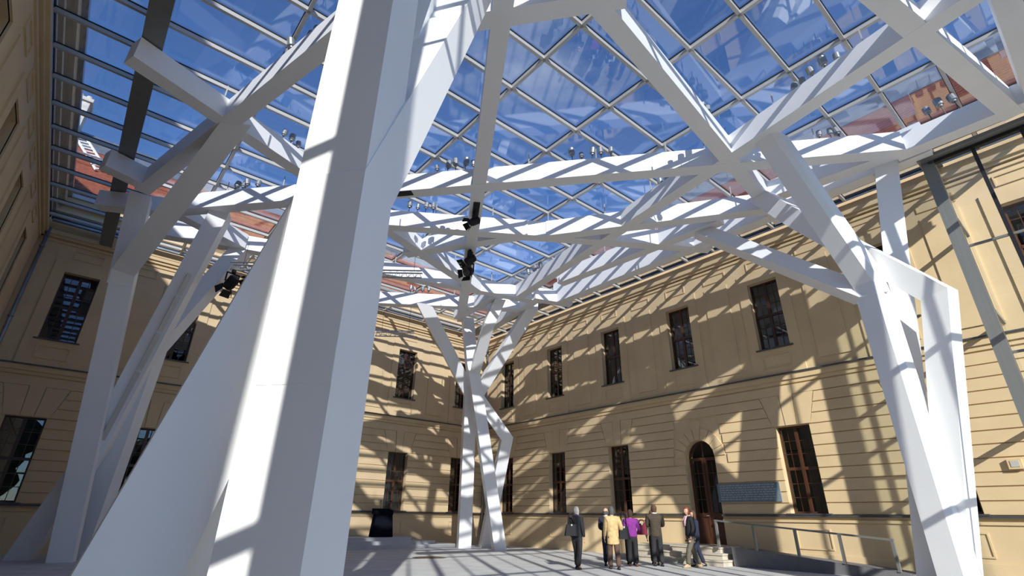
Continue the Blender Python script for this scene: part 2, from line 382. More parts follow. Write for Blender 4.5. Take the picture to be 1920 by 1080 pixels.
mb = MB(); mb.tube([(-0.09, 0.06, 1.0), (-0.09, 0.16, 1.0)], 0.012); mb.tube([(-0.03, 0.06, 1.0), (-0.09, 0.06, 1.0)], 0.012); mb.build('door_handle', M_ALU, dr)
arc = [(0.65 * math.cos(math.pi * k / 16), 3.17 + 0.65 * math.sin(math.pi * k / 16)) for k in range(17)]
inn = [(0.57 * math.cos(math.pi * k / 16), 3.20 + 0.57 * math.sin(math.pi * k / 16)) for k in range(17)]
mb = MB()
for i in range(16):
    q = [arc[i], arc[i + 1], inn[i + 1], inn[i]]
    mb.prism([(0.04, a, z) for a, z in q], [(-0.03, a, z) for a, z in q])
mb.box(-0.03, 0.04, -0.03, 0.03, 3.2, 3.78); mb.build('fanlight_frame', M_WOOD, dr)
mb = MB(); mb.prism([(0.005, a, z) for a, z in inn], [(-0.005, a, z) for a, z in inn]); mb.build('fanlight_pane', M_WGLASS, dr)
dpart('dark_room', M_DARK, -0.65, 0.65, -0.28, -0.26, 0, 3.85)

st = tag(empty('door_steps', (18.6, 12.1, 0)), 'three pale stone steps before the arched door', 'steps')
for k, (x0, y0, y1, z0, z1) in enumerate(((17.45, 9.95, 14.3, 0, 0.18), (17.80, 10.15, 14.1, 0.18, 0.36), (18.15, 10.40, 13.9, 0.36, 0.54))):
    MB().box(x0 - 18.6, XR - 0.1 - 18.6, y0 - 12.1, y1 - 12.1, z0, z1 - 0.05).build('step_block', M_STONE, st)
    MB().box(x0 - 0.03 - 18.6, XR - 0.1 - 18.6, y0 - 0.03 - 12.1, y1 + 0.03 - 12.1, z1 - 0.05, z1).build('step_tread', M_STONE, st)
rm = tag(empty('ramp', (18.7, 7.6, 0)), 'dark grey wheelchair ramp sloping up to the door', 'ramp')
M_RAMP = mat('ramp_concrete', (0.16, 0.16, 0.17), 0.7, noise=0.15)
x0, x1 = 18.05 - 18.7, XR - 0.1 - 18.7
mb = MB(); mb.prism([(x0, 5.0 - 7.6, 0), (x0, 9.90 - 7.6, 0), (x0, 9.90 - 7.6, 0.50), (x0, 5.0 - 7.6, 0.10)], [(x1, 5.0 - 7.6, 0), (x1, 9.90 - 7.6, 0), (x1, 9.90 - 7.6, 0.50), (x1, 5.0 - 7.6, 0.10)]); mb.build('ramp_body', M_RAMP, rm)
mb = MB(); mb.prism([(x0 - 0.06, 4.95 - 7.6, 0), (x0 - 0.06, 9.88 - 7.6, 0), (x0 - 0.06, 9.88 - 7.6, 0.58), (x0 - 0.06, 4.95 - 7.6, 0.16)], [(x0, 4.95 - 7.6, 0), (x0, 9.88 - 7.6, 0), (x0, 9.88 - 7.6, 0.58), (x0, 4.95 - 7.6, 0.16)]); mb.build('ramp_kerb', M_RAMP, rm)
hr = tag(empty('handrail', (18.02, 7.7, 0)), 'grey steel handrail running down the ramp', 'handrail')
for y in (10.33, 9.03, 7.72, 6.48, 5.17):
    zb = 0.58 - (9.9 - min(y, 9.9)) * 0.085
    MB().box(-0.06, 0.02, y - 0.035 - 7.7, y + 0.035 - 7.7, (0.54 if y > 10 else zb), 1.36 - (10.33 - y) * 0.083).build('rail_post', M_STEEL, hr)
MB().bar((-0.02, 10.37 - 7.7, 1.385), (-0.02, 5.13 - 7.7, 0.955), 0.09, 0.05).build('top_rail', M_STEEL, hr)
pq = tag(empty('wall_plaque', (XR - 0.05, 9.82, 2.34)), 'blue-grey metal plaque with lines of lettering beside the door', 'plaque')
MB().box(-0.035, 0.02, -1.18, 1.18, -0.325, 0.325).build('plate', M_PLAQ, pq)
mb = MB()
for r in range(7):
    y = 1.08
    while y > -1.0:
        wl = random.uniform(0.05, 0.16); mb.box(-0.039, -0.034, y - wl, y, 0.25 - r * 0.08 - 0.018, 0.25 - r * 0.08 + 0.018); y -= wl + 0.035
mb.build('lettering', M_PLAQT, pq)
bxw = tag(empty('wall_box', (XR - 0.04, 2.3, 2.87)), 'small plastered service box on the door wall near the corner post', 'service box')
MB().box(-0.10, 0.0, -0.15, 0.15, -0.13, 0.13).build('casing', M_TRIM, bxw); MB().box(-0.112, -0.10, -0.09, 0.09, -0.08, 0.08).build('lid', M_BAR, bxw)

# ------------------------------------------------------------------ low stage, lectern
sg = tag(empty('stage_steps', (11.6, 24.8, 0)), 'low grey stone steps along the wall under the lectern', 'steps')
for x0, x1, y0, z0, z1 in ((8.2, 16.4, 23.55, 0, 0.15), (8.4, 15.2, 23.95, 0.15, 0.30), (8.6, 14.1, 24.35, 0.30, 0.45)):
    MB().box(x0 - 11.6, x1 - 11.6, y0 - 24.8, YB - 0.1 - 24.8, z0, z1 - 0.04).build('step_block', M_FLOOR, sg)
    MB().box(x0 - 11.6 - 0.02, x1 - 11.6 + 0.02, y0 - 24.8 - 0.02, YB - 0.1 - 24.8, z1 - 0.04, z1).build('step_tread', M_FLOOR, sg)
lc = tag(empty('lectern', (12.75, 24.95, 0.45), R(-10)), 'black draped lectern with two thin microphones', 'lectern')
def frus(a0, b0, a1, b1, z0, z1): return ([(-a0, -b0, z0), (a0, -b0, z0), (a0, b0, z0), (-a0, b0, z0)], [(-a1, -b1, z1), (a1, -b1, z1), (a1, b1, z1), (-a1, b1, z1)])
MB().prism(*frus(0.50, 0.32, 0.40, 0.26, 0, 1.06)).build('drape', M_BLACK, lc)
mb = MB(); mb.prism([(-0.47, -0.30, 0.98), (0.42, -0.30, 0.98), (0.42, 0.32, 1.0), (-0.47, 0.32, 1.0)], [(-0.47, -0.30, 1.16), (0.42, -0.30, 1.16), (0.42, 0.32, 1.26), (-0.47, 0.32, 1.26)]); mb.build('desk_top', M_BLACK, lc)
for sx in (-0.1, 0.14):
    mb = MB(); mb.tube([(sx, 0.1, 1.2), (sx * 1.4, 0.05, 1.45), (sx * 1.9, -0.08, 1.58)], 0.008, 6); mb.tube([(sx * 1.9, -0.08, 1.58), (sx * 2.1, -0.14, 1.61)], 0.022, 8); mb.build('microphone', M_BLKPL, lc)

M_RUST = mat('rusty_cast_iron', (0.22, 0.15, 0.12), 0.7, metal=0.3, noise=0.3, nscale=8)
mh = tag(empty('floor_cover', (11.24, 18.0, 0)), 'rust-brown round cover let into the courtyard floor', 'drain cover')
MB().tube([(0, 0, 0.0), (0, 0, 0.012)], 0.62, 24).build('rim', M_STEEL, mh); MB().tube([(0, 0, 0.012), (0, 0, 0.02)], 0.55, 24).build('lid', M_RUST, mh)

# ------------------------------------------------------------------ downpipes
for nm_loc, lab in (((XR - 0.22, YB - 0.22), 'slim grey downpipe in the corner behind the tree column'), ((XL + 0.22, YB - 0.20), 'grey downpipe in the shaded corner')):
    d = tag(empty('downpipe', (*nm_loc, 0)), lab, 'downpipe')
    MB().tube([(0, 0, 0.02), (0, 0, 11.9)], 0.065, 12).build('pipe', M_ZINC, d, True)
    for z in (2.0, 5.0, 8.0, 11.0): MB().tube([(0, 0, z), (0, 0, z + 0.06)], 0.085, 12).build('pipe_clamp', M_STEEL, d)

# ------------------------------------------------------------------ glass roof
ceil = tag(empty('ceiling', (0, 0, 0)), 'glass courtyard roof of rectangular panes in pale steel bars', kind='structure')
XBARS = [6.69 + 2.576 * k for k in range(-3, 6)]           # bars running away from the glass front
YBARS = [6.86 + 1.308 * k for k in range(-6, 15)]         # bars running across
x_lo, x_hi, y_lo, y_hi = XL + 0.06, XR - 0.25, -1.30, YB - 0.35
for x in XBARS:
    if x_lo < x < x_hi:
        piece('glazing_bar', M_BAR, (x, (y_lo + y_hi) / 2, HG - 0.07), (0.085, y_hi - y_lo, 0.115), ceil)
        piece('glazing_gasket', M_GASKET, (x, (y_lo + y_hi) / 2, HG + 0.0), (0.12, y_hi - y_lo, 0.025), ceil)
for y in YBARS:
    if y_lo < y < y_hi:
        piece('glazing_bar', M_BAR, ((x_lo + x_hi) / 2, y, HG - 0.072), (x_hi - x_lo, 0.085, 0.111), ceil)
        piece('glazing_gasket', M_GASKET, ((x_lo + x_hi) / 2, y, HG + 0.001), (x_hi - x_lo, 0.12, 0.024), ceil)
xs = [x_lo] + [x for x in XBARS if x_lo + 0.3 < x < x_hi - 0.3] + [x_hi]
ys = [y_lo] + [y for y in YBARS if y_lo + 0.3 < y < y_hi - 0.3] + [y_hi]
for i in range(len(xs) - 1):
    for j in range(len(ys) - 1):
        piece('pane', M_GLASS, ((xs[i] + xs[i + 1]) / 2, (ys[j] + ys[j + 1]) / 2, HG + 0.03), (xs[i + 1] - xs[i] - 0.02, ys[j + 1] - ys[j] - 0.02, 0.024), ceil)
# gutters where the glass meets the walls
for nm, x0, x1, y0, y1 in (('edge_gutter', XR - 0.25, XR - 0.205, y_lo, YB - 0.2), ('edge_gutter', XL + 0.20, XR - 0.35, YB - 0.35, YB - 0.20), ('edge_gutter', XL, XL + 0.10, y_lo, YB - 0.35)):
    MB().box(x0, x1, y0, y1, HG - (0.30 if x1 < 5 else 0.12), HG - 0.04).build(nm, M_ZINC, ceil)
    MB().box(x0 - 0.05, x1 + 0.02, y0, y1, HG - 0.04, HG + 0.05).build('gutter_lip', M_GASKET, ceil)

# steel girder beside the shaded wall; a hidden second one added to shade the door wall
for gx, lab in ((-1.1, 'dark grey steel girder under the glass near the shaded wall'), (17.65, 'hidden grey steel girder added under the glass to shade the door wall')):
    gi = tag(empty('roof_girder', (gx, 12.3, 11.62 if gx < 0 else 11.88)), lab, 'girder')
    MB().box(-0.22, 0.22, -13.4, 13.3, 0, 0.05).build('bottom_flange', M_STEEL, gi)
    MB().box(-0.18, 0.18, -13.4, 13.3, 0.05, 0.50 if gx < 0 else 0.27).build('web_box', M_STEEL, gi)

# ------------------------------------------------------------------ white lattice of roof beams
lat = tag(empty('roof_lattice', (8, 12, HB)), 'white criss-cross lattice of deep flat beams under the glass roof', 'roof lattice')
BEAMS = [
    ((0.40, 19.03), (15.45, 1.75)), ((6.20, 15.05), (16.6, 8.22)), ((11.32, 11.62), (16.2, 4.6)), ((3.9, 4.95), (14.0, 20.95)), ((5.2, 4.22), (16.6, 5.55)),
    ((11.05, -1.0), (14.25, 16.9)), ((2.75, 7.75), (6.0, 3.80)), ((6.2, 1.25), (15.9, -0.52)), ((-1.35, 12.06), (12.6, 17.35)), ((3.35, 3.2), (-0.42, 18.1)),
    ((-1.5, 17.36), (-0.2, 17.80)), ((0.75, 18.97), (3.05, 20.07)), ((0.2, 21.12), (15.1, 16.4)), ((9.2, 22.0), (16.0, 17.2)), ((8.1, 16.3), (10.75, 11.98)),
    ((13.35, 17.3), (13.65, 20.8)), ((15.0, 16.0), (15.98, 21.0)), ((14.6, 14.2), (15.1, 6.9)), ((16.12, 1.2), (16.05, 15.9)), ((14.9, 16.25), (16.7, 15.6)),
    ((15.0, 5.3), (15.5, 1.7)), ((15.62, 1.9), (15.7, -1.0)), ((-1.45, 20.2), (0.6, 19.1)), ((0.0, -1.02), (16.3, -1.02)), ((1.2, 3.9), (3.5, 3.6)), ((1.2, 3.6), (5.4, 4.25)), ((1.25, 3.9), (-1.2, 6.2)),
]
BEAMS = [((a[0] * LS, a[1] * LS), (b[0] * LS, b[1] * LS)) for a, b in BEAMS]
for i, (a, b) in enumerate(BEAMS):
    e = 0.0015 * i
    ht = HT if i != 18 else HT + 0.45                   # the edge beam along the door wall is deeper
    mb = MB(); mb.bar((a[0] - 8, a[1] - 12, (ht - HB) / 2 + e * 0.5), (b[0] - 8, b[1] - 12, (ht - HB) / 2 + e * 0.5), 0.42 + 0.0007 * i, ht - HB - e); mb.build('beam', M_WHITE, lat)
# hangers between beams and glazing
hng = []
for (a, b) in BEAMS[:18]:
    va, vb = Vector(a), Vector(b); n = int((vb - va).length / 2.1)
    for k in range(1, n):
        p = va + (vb - va) * (k / n)
        piece('hanger', M_BAR, (p.x - 8, p.y - 12, (HG - 0.16 + HT) / 2 - HB), (0.03, 0.03, HG - 0.16 - HT), lat)
# square access holes with lamps' cable slots along one beam
for t0, t1 in ((0.405, 0.475), (0.585, 0.655)):
    a, b = Vector((3.9, 4.95)) * LS, Vector((14.0, 20.95)) * LS; p, q = a + (b - a) * t0, a + (b - a) * t1
    MB().bar((p.x - 8, p.y - 12, -0.006), (q.x - 8, q.y - 12, -0.006), 0.22, 0.02).build('track_slot', M_GASKET, lat)
p, q = Vector((6.13, 12.35)) * LS, Vector((4.6, 14.15)) * LS
MB().bar((p.x - 8, p.y - 12, -0.006), (q.x - 8, q.y - 12, -0.006), 0.26, 0.02).build('track_slot', M_GASKET, lat)

# ------------------------------------------------------------------ tree columns
def sweep(pts, sec, ref, flat_top=True):
    """prism of plan section sec swept along pts with mitred bends; ends cut level"""
    P = [Vector(p) for p in pts]; T = [(P[i + 1] - P[i]).normalized() for i in range(len(P) - 1)]
    r = Vector((math.sin(R(ref)), math.cos(R(ref)), 0)); u = (r - T[0] * r.dot(T[0])).normalized(); v = T[0].cross(u)
    ring = [P[0] + u * a + v * b for a, b in sec]
    Z = Vector((0, 0, 1))
    ring = [p + T[0] * ((P[0] - p).dot(Z) / T[0].dot(Z)) for p in ring]
    rings = [ring]
    for i in range(1, len(P)):
        if i < len(P) - 1: nrm = (T[i - 1] + T[i]).normalized()
        else: nrm = Z if flat_top else T[i - 1]
        t = T[i - 1]
        ring = [p + t * ((P[i] - p).dot(nrm) / t.dot(nrm)) for p in rings[-1]]
        rings.append(ring)
    mb = MB(); n = len(sec); o = 0
    for rg in rings: mb.v += [tuple(p) for p in rg]
    for i in range(len(rings) - 1):
        for k in range(n): mb.f.append((i * n + k, i * n + (k + 1) % n, (i + 1) * n + (k + 1) % n, (i + 1) * n + k))
    mb.f.append(tuple(range(n))[::-1]); mb.f.append(tuple((len(rings) - 1) * n + k for k in range(n)))
    return mb
def rect(w, h, ch=0.0):
    a, b = w / 2, h / 2
    if not ch: return [(-a, -b), (a, -b), (a, b), (-a, b)]
    return [(-a + ch, -b), (a, -b), (a, b), (-a, b), (-a, -b + ch)]
def tree(label, base, struts):
    root = tag(empty('tree_column', (*base, 0)), label, 'column', 'white tree columns carrying the glass roof')
    for pts, sec, ref in struts:
        pts = [(x * LS, y * LS, z) if z == TOP else (x, y, z) for x, y, z in pts]
        mb = sweep([(x - base[0], y - base[1], z) for x, y, z in pts], sec, ref)
        mb.build('strut', M_WHITE, root)
    return root
TOP = HB + 0.05
tree('huge near white tree column filling the photo beside the shaded side', (1.27, 3.83), [
    ([(1.275, 3.845, 0), (1.275, 3.835, TOP)], [(-0.275, -0.31), (0.275, -0.31), (0.275, 0.29), (0.255, 0.31), (-0.275, 0.31)], 50.5),
    ([(1.275, 3.84, 2.2), (1.28, 3.845, 3.95), (3.62, 5.62, TOP)], [(-0.258, -0.293), (0.258, -0.293), (0.258, 0.293), (-0.258, 0.293)], 50.5),
    ([(0.27, 4.42, 0), (1.75, 4.66, 6.0)], rect(0.46, 0.56), 3),
    ([(0.86, 4.85, 0), (1.50, 4.62, 5.2)], rect(0.5, 0.62), 8),
    ([(1.5, 4.45, 4.2), (2.75, 5.6, TOP)], rect(0.44, 0.5), 40)])
tree('shaded white tree column before the two windows of the dark wall', (0.6, 22.3), [
    ([(0.80, 21.75, 0), (-0.13, 19.3, 8.5), (1.0, 13.4, TOP)], rect(0.62, 0.62), 10),
    ([(-0.13, 19.4, 7.9), (-0.40, 18.5, TOP)], rect(0.5, 0.6), 10),
    ([(-0.18, 23.2, 0), (0.75, 21.35, 3.3), (1.85, 17.95, TOP)], rect(0.6, 0.6), 15),
    ([(1.30, 23.1, 0), (1.33, 20.5, 6.5), (3.08, 20.35, TOP)], rect(0.58, 0.58), 30)])
tk = [o for o in COL.objects if o.name.startswith('tree_column')][-1]
pa, pb = Vector((0.75, 21.35, 3.3)), Vector((1.85 * LS, 17.95 * LS, TOP)); off = Vector((0.02, -0.325, -0.10))
for t0, t1 in ((0.03, 0.30), (0.31, 0.46), (0.47, 0.62), (0.63, 0.72)):
    p, q = pa.lerp(pb, t0) + off - Vector((0.6, 22.3, 0)), pa.lerp(pb, t1) + off - Vector((0.6, 22.3, 0))
    MB().bar(p, q, 0.20, 0.03, up=(0.1, -0.9, -0.4)).build('light_track', M_BAR, tk)
tree('slender white tree column at the far wall corner', (16.5, 22), [
    ([(16.05, 22.65, 0), (15.62, 22.1, 7.3), (11.5, 20.45, TOP)], rect(0.62, 0.62), 25),
    ([(17.55, 22.95, 0), (17.05, 20.75, 5.1), (15.35, 21.15, 7.1), (15.72, 17.5, TOP)], rect(0.56, 0.56), 25),
    ([(16.5, 20.45, 0), (15.3, 20.65, 5.7), (14.5, 20.5, 8.4), (14.1, 20.5, TOP)], rect(0.56, 0.56), 25),
    ([(14.7, 20.6, 7.9), (13.9, 18.4, 9.9), (13.77, 17.5, TOP)], rect(0.5, 0.5), 25)])
tree('angular white tree column by the ramp', (15.0, 3.4), [
    ([(14.95, 3.25, 0), (14.6, 3.18, 7.0), (12.2, 3.85, TOP)], [(-0.25, -0.30), (0.25, -0.30), (0.25, 0.18), (0.14, 0.30), (-0.25, 0.30)], 281),
    ([(15.25, 3.35, 0), (14.95, 1.98, 6.35), (14.75, 4.43, 9.5), (14.7, 5.3, TOP)], rect(0.54, 0.54), 100),
    ([(14.62, 3.25, 6.6), (15.25, 7.72, TOP)], rect(0.46, 0.46), 60),
    ([(15.65, 3.95, 0), (15.9, 2.25, TOP)], rect(0.56, 0.56), 75)])

# ------------------------------------------------------------------ glass front behind the camera with its stepped corner
fw_ = tag(empty('wall_front', (0, -1.3, 0)), 'glass garden front with grey steel posts', kind='structure')
def fp(nm, m, x0, x1, y0, y1, z0, z1): return piece(nm, m, ((x0 + x1) / 2, (y0 + y1) / 2 + 1.3, (z0 + z1) / 2), (x1 - x0, y1 - y0, z1 - z0), fw_)
YF, XS, YS = -1.3, 16.88, 1.44
xm = [0.4 + 1.9 * k for k in range(-1, 9)]
for x in xm:
    if x < XS - 0.3: fp('mullion', M_STEEL, x - 0.06, x + 0.06, YF - 0.09, YF + 0.09, 0, 12.2)
    if x + 0.95 < XS - 0.3: fp('slim_mullion', M_STEEL, x + 0.92, x + 0.98, YF - 0.03, YF + 0.03, 0, 12.2)
for z in (3.9, 7.0, 10.2): fp('transom', M_STEEL, XL, XS, YF - 0.05, YF + 0.05, z - 0.06, z + 0.06)
edges = [XL] + xm + [XS]
edges = sorted(e for e in edges if e >= XL)
for a, b in zip(edges[:-1], edges[1:]):
    for z0, z1 in ((0.05, 3.84), (3.96, 6.94), (7.06, 10.14), (10.26, 12.2)):
        if b - a > 0.2: fp('pane', M_FGLASS, a + 0.06, b - 0.06, YF - 0.012, YF + 0.012, z0, z1)
fp('head_beam', M_STEEL, XL, XS, YF - 0.10, YF + 0.10, 12.2, 12.36)
fp('shadow_post', M_STEEL, -1.86, -1.36, YF - 0.45, YF - 0.1, 0, 12.2)  # unseen post, added so its shadow covers half of the near column
# stepped corner beside the door wall: return pane wall and the short front beyond
fp('step_post', M_STEEL, XS - 0.02, XS + 0.26, YS - 0.14, YS + 0.16, 0, HB)
for z in (2.2, 5.2, 8.14): fp('transom', M_STEEL, XS + 0.02, XS + 0.08, YF, YS - 0.14, z - 0.03, z + 0.03)
fp('slim_mullion', M_DSTEEL, XS + 0.01, XS + 0.09, 0.40, 0.49, 0, HB)
fp('slim_mullion', M_DSTEEL, XS + 0.01, XS + 0.09, -0.60, -0.52, 0, HB)
fp('head_beam', M_STEEL, XS - 0.25, XS + 0.30, YF, YS + 0.2, HB + 0.0, HB + 0.10)
fp('head_frame', M_GASKET, XS - 0.02, XS + 0.12, YF, YS, HB - 0.10, HB)
for y0, y1 in ((-1.25, -0.6), (-0.52, 0.40), (0.49, 1.26)):
    for z0, z1 in ((0.05, 2.17), (2.23, 5.17), (5.23, 8.11), (8.17, HB - 0.1)): fp('pane', M_FGLASS, XS + 0.04, XS + 0.06, y0, y1, z0, z1)
for z in (3.85, 6.7, 9.6): fp('transom', M_STEEL, XS + 0.26, XR - 0.02, YS - 0.05, YS + 0.05, z - 0.06, z + 0.06)
for z0, z1 in ((0.05, 3.79), (3.91, 6.64), (6.76, 9.54), (9.66, 12.2)):
    for x0, x1 in ((XS + 0.28, 18.2), (18.28, XR - 0.02)): fp('pane', M_FGLASS, x0, x1, YS - 0.012, YS + 0.012, z0, z1)
fp('slim_mullion', M_STEEL, 18.2, 18.28, YS - 0.04, YS + 0.04, 0, 12.2)
fp('head_beam', M_STEEL, XS - 0.1, XR, YS - 0.1, YS + 0.1, 12.2, 12.36)

# ------------------------------------------------------------------ tiled roofs of the wings
def wing_roof(name, label, W, s0, s1, m, rise=(0.15, 13.55, -4.9, 19.5)):
    """W maps (s, n, z); courses of tile step up from the eaves to the ridge"""
    n0, z0, n1, z1 = rise
    root = tag(empty(name, W((s0 + s1) / 2, 0, 13)), label, 'roof'); base = Vector(W((s0 + s1) / 2, 0, 13))
    N = 24
    for k in range(18):
        a, b = k / N, (k + 1) / N + 0.012
        na, za, nb, zb = n0 + (n1 - n0) * a, z0 + (z1 - z0) * a, n0 + (n1 - n0) * b, z0 + (z1 - z0) * b
        q = [(na, za - 0.08), (na + 0.02, za + 0.075), (nb, zb - 0.0), (nb, zb - 0.10)]
        mb = MB(); mb.prism([Vector(W(s0, n, z)) - base for n, z in q], [Vector(W(s1, n, z)) - base for n, z in q])
        mb.build('tile_course', m, root)
    mb = MB(); q = [(n0 + (n1 - n0) * 0.75, z0 + (z1 - z0) * 0.75 + 0.05), (n1 + 0.1, z1 + 0.12), (n1 - 0.6, z1 + 0.12), (n1 - 0.6, z0 + (z1 - z0) * 0.75)]
    mb.prism([Vector(W(s0, n, z)) - base for n, z in q], [Vector(W(s1, n, z)) - base for n, z in q]); mb.build('ridge_sheet', M_ZINC, root)
    mb = MB(); q = [(n1 - 0.6, z1), (-9.8, 13.5), (n0 - 0.3, 13.5), (n1 - 0.3, z1 - 0.2)]
    mb.prism([Vector(W(s0, n, z)) - base for n, z in q], [Vector(W(s1, n, z)) - base for n, z in q]); mb.build('rear_slope', m, root)
    return root
wing_roof('tiled_roof', 'red tiled roof seen through the glass above the door wall', WR, YEND, YB + 5, M_TILE2)
wing_roof('tiled_roof', 'red tiled roof with ladder seen through the glass above the dark far wall', WB, XL - 5, XR + 5, M_TILE)
wing_roof('tiled_roof', 'roof of the shaded side wing hidden above its dark gutter', WL, YEND, YB + 5, M_TILE2)
# wing volumes behind the walls keep the rooms dark
for nm, b in (('wall_wing_right', (XR + 0.97, XR + 9.5, YEND, YB + 9)), ('wall_wing_back', (XL - 9, XR + 0.6, YB + 0.97, YB + 9.5)), ('wall_wing_left', (XL - 9.5, XL - 0.97, YEND, YB))):
    tag(MB().box(b[0], b[1], b[2], b[3], 0, 13.45).build(nm, M_WALL), 'plastered body of the building wing', kind='structure')
for nm, b in (('wall_end_right', (XR, XR + 0.97, YEND - 0.3, YEND)), ('wall_end_left', (XL - 0.97, XL, YEND - 0.3, YEND))):
    tag(MB().box(b[0], b[1], b[2], b[3], 0, 13.45).build(nm, M_WALL), 'plastered end of the building wing', kind='structure')
ch = tag(empty('chimney', (-4.35, 30.2, 18.2)), 'pale chimney rising over the red roof near the shaded wall', 'chimney')
MB().box(-0.35, 0.35, -0.45, 0.45, 0, 2.6).build('stack', M_BRICK, ch); MB().box(-0.45, 0.45, -0.55, 0.55, 2.6, 2.8).build('cap', M_BRICK, ch)
for x in (-0.18, 0.18): MB().tube([(x, 0, 2.8), (x, 0, 3.2)], 0.13, 10).build('flue_pot', M_BRICK, ch)
def on_roof(x, h, lift=0.16): return Vector((x, YB - 0.15 + 5.05 * h, 13.55 + 5.95 * h)) + Vector((0, -5.95, 5.05)).normalized() * lift
la, lb = on_roof(-2.35, 0.43), on_roof(-4.0, 0.93)
ldr = tag(empty('roof_ladder', tuple(la)), 'white ladder lying on the red tiled roof', 'ladder')
dv = (lb - la).normalized(); side = dv.cross(Vector((0, -5.95, 5.05)).normalized()).normalized(); LEN = (lb - la).length
for s_ in (-0.24, 0.24): MB().bar(side * s_, side * s_ + dv * LEN, 0.07, 0.09).build('ladder_rail', M_WHITE, ldr)
for k in range(11):
    c = dv * (0.2 + k * (LEN - 0.4) / 10); MB().bar(c - side * 0.24, c + side * 0.24, 0.05, 0.05).build('rung', M_WHITE, ldr)
for k, h in enumerate((0.46, 0.56)):
    z = 13.55 + 5.95 * h; y = YB - 0.15 + 5.05 * h
    sgd = tag(empty('snow_guard', (4.0, y, z)), 'shiny snow-guard pipe on the red roof, ' + ('lower' if k == 0 else 'upper') + ' of the pair', 'snow guard')
    MB().tube([(-9, -0.12, 0.28), (9, -0.12, 0.28)], 0.05, 8).build('pipe', M_ALU, sgd)
    for x in range(-8, 9, 2): MB().bar((x, 0.05, 0.05), (x, -0.12, 0.3), 0.04, 0.04).build('bracket', M_STEEL, sgd)

# ------------------------------------------------------------------ small spotlights standing on the beams
SPOT = None
M_CAN = mat('grey_lamp_can', (0.30, 0.31, 0.32), 0.45, metal=0.5)
def spot(loc, yaw, label, tilt=0.0, scale=1.0):
    global SPOT
    if SPOT is None:
        r = empty('spotlight', (0, 0, 0))
        MB().tube([(0, 0, 0), (0, 0, 0.26)], 0.012, 6).build('stem', M_DSTEEL, r)
        mb = MB(); mb.tube([(0, 0, 0.26), (0, 0, 0.30), (0, 0, 0.31), (0, 0, 0.50)], [0.05, 0.055, 0.09, 0.09], 12); bdy = mb.build('lamp_body', M_CAN, r)
        MB().tube([(0, 0, 0.50), (0, 0, 0.515)], 0.075, 12).build('lamp_lens', M_LENS, bdy)
        SPOT = r; o = r
    else: o = copy_tree(SPOT)
    o.location = loc; o.rotation_euler = (tilt, 0, yaw); o.scale = (scale,) * 3
    return tag(o, label, 'spotlight', 'small spotlights on the roof beams')
GROUPS = [  # centre on a beam, beam direction, number, words
    ((7.05, 11.35), (0.656, -0.755), 5, 'on the long beam just past the huge near column'),
    ((9.85, 8.10), (0.656, -0.755), 5, 'at mid-length of the long beam crossing the roof'),
    ((7.45, 14.15), (0.836, -0.549), 4, 'on the second cross beam beside the huge near column'),
    ((7.05, 9.85), (0.534, 0.846), 4, 'on the beam carrying the lighting track'),
    ((12.75, 7.2), (0.176, 0.984), 4, 'on the beam running back from the big crossing'),
    ((10.7, 4.85), (0.994, 0.116), 3, 'on the beam slanting down to the big crossing'),
    ((11.75, 2.4), (0.176, 0.984), 5, 'on the beam rising from the big crossing'),
    ((1.62, 9.9), (-0.24, 0.97), 5, 'on the shaded beam left of the huge near column'),
    ((15.45, 0.6), (0.03, -1.0), 3, 'above the grey corner post'),
    ((14.35, 3.0), (0.656, -0.755), 3, 'before the red roof above the ramp'),
    ((2.6, 13.55), (0.935, 0.354), 3, 'on the short shaded cross beam'),
    ((14.0, 15.2), (0.176, 0.984), 4, 'on the far beam near the wall corner'),
    ((2.2, 16.95), (0.656, -0.755), 4, 'on the long beam beyond the shaded tree column'),
    ((11.2, 20.6), (0.82, -0.57), 4, 'on the farthest beam above the lectern'),
]
ordn = ['first', 'second', 'third', 'fourth', 'fifth']
for (c, d, n, words) in GROUPS:
    for k in range(n):
        off = (k - (n - 1) / 2) * 0.30
        spot((c[0] * LS + d[0] * off, c[1] * LS + d[1] * off, HT), random.uniform(0, 6), '%s spotlight of the row %s' % (ordn[k], words), tilt=random.uniform(-0.25, 0.25), scale=random.choice((0.85, 1.0, 1.1)))

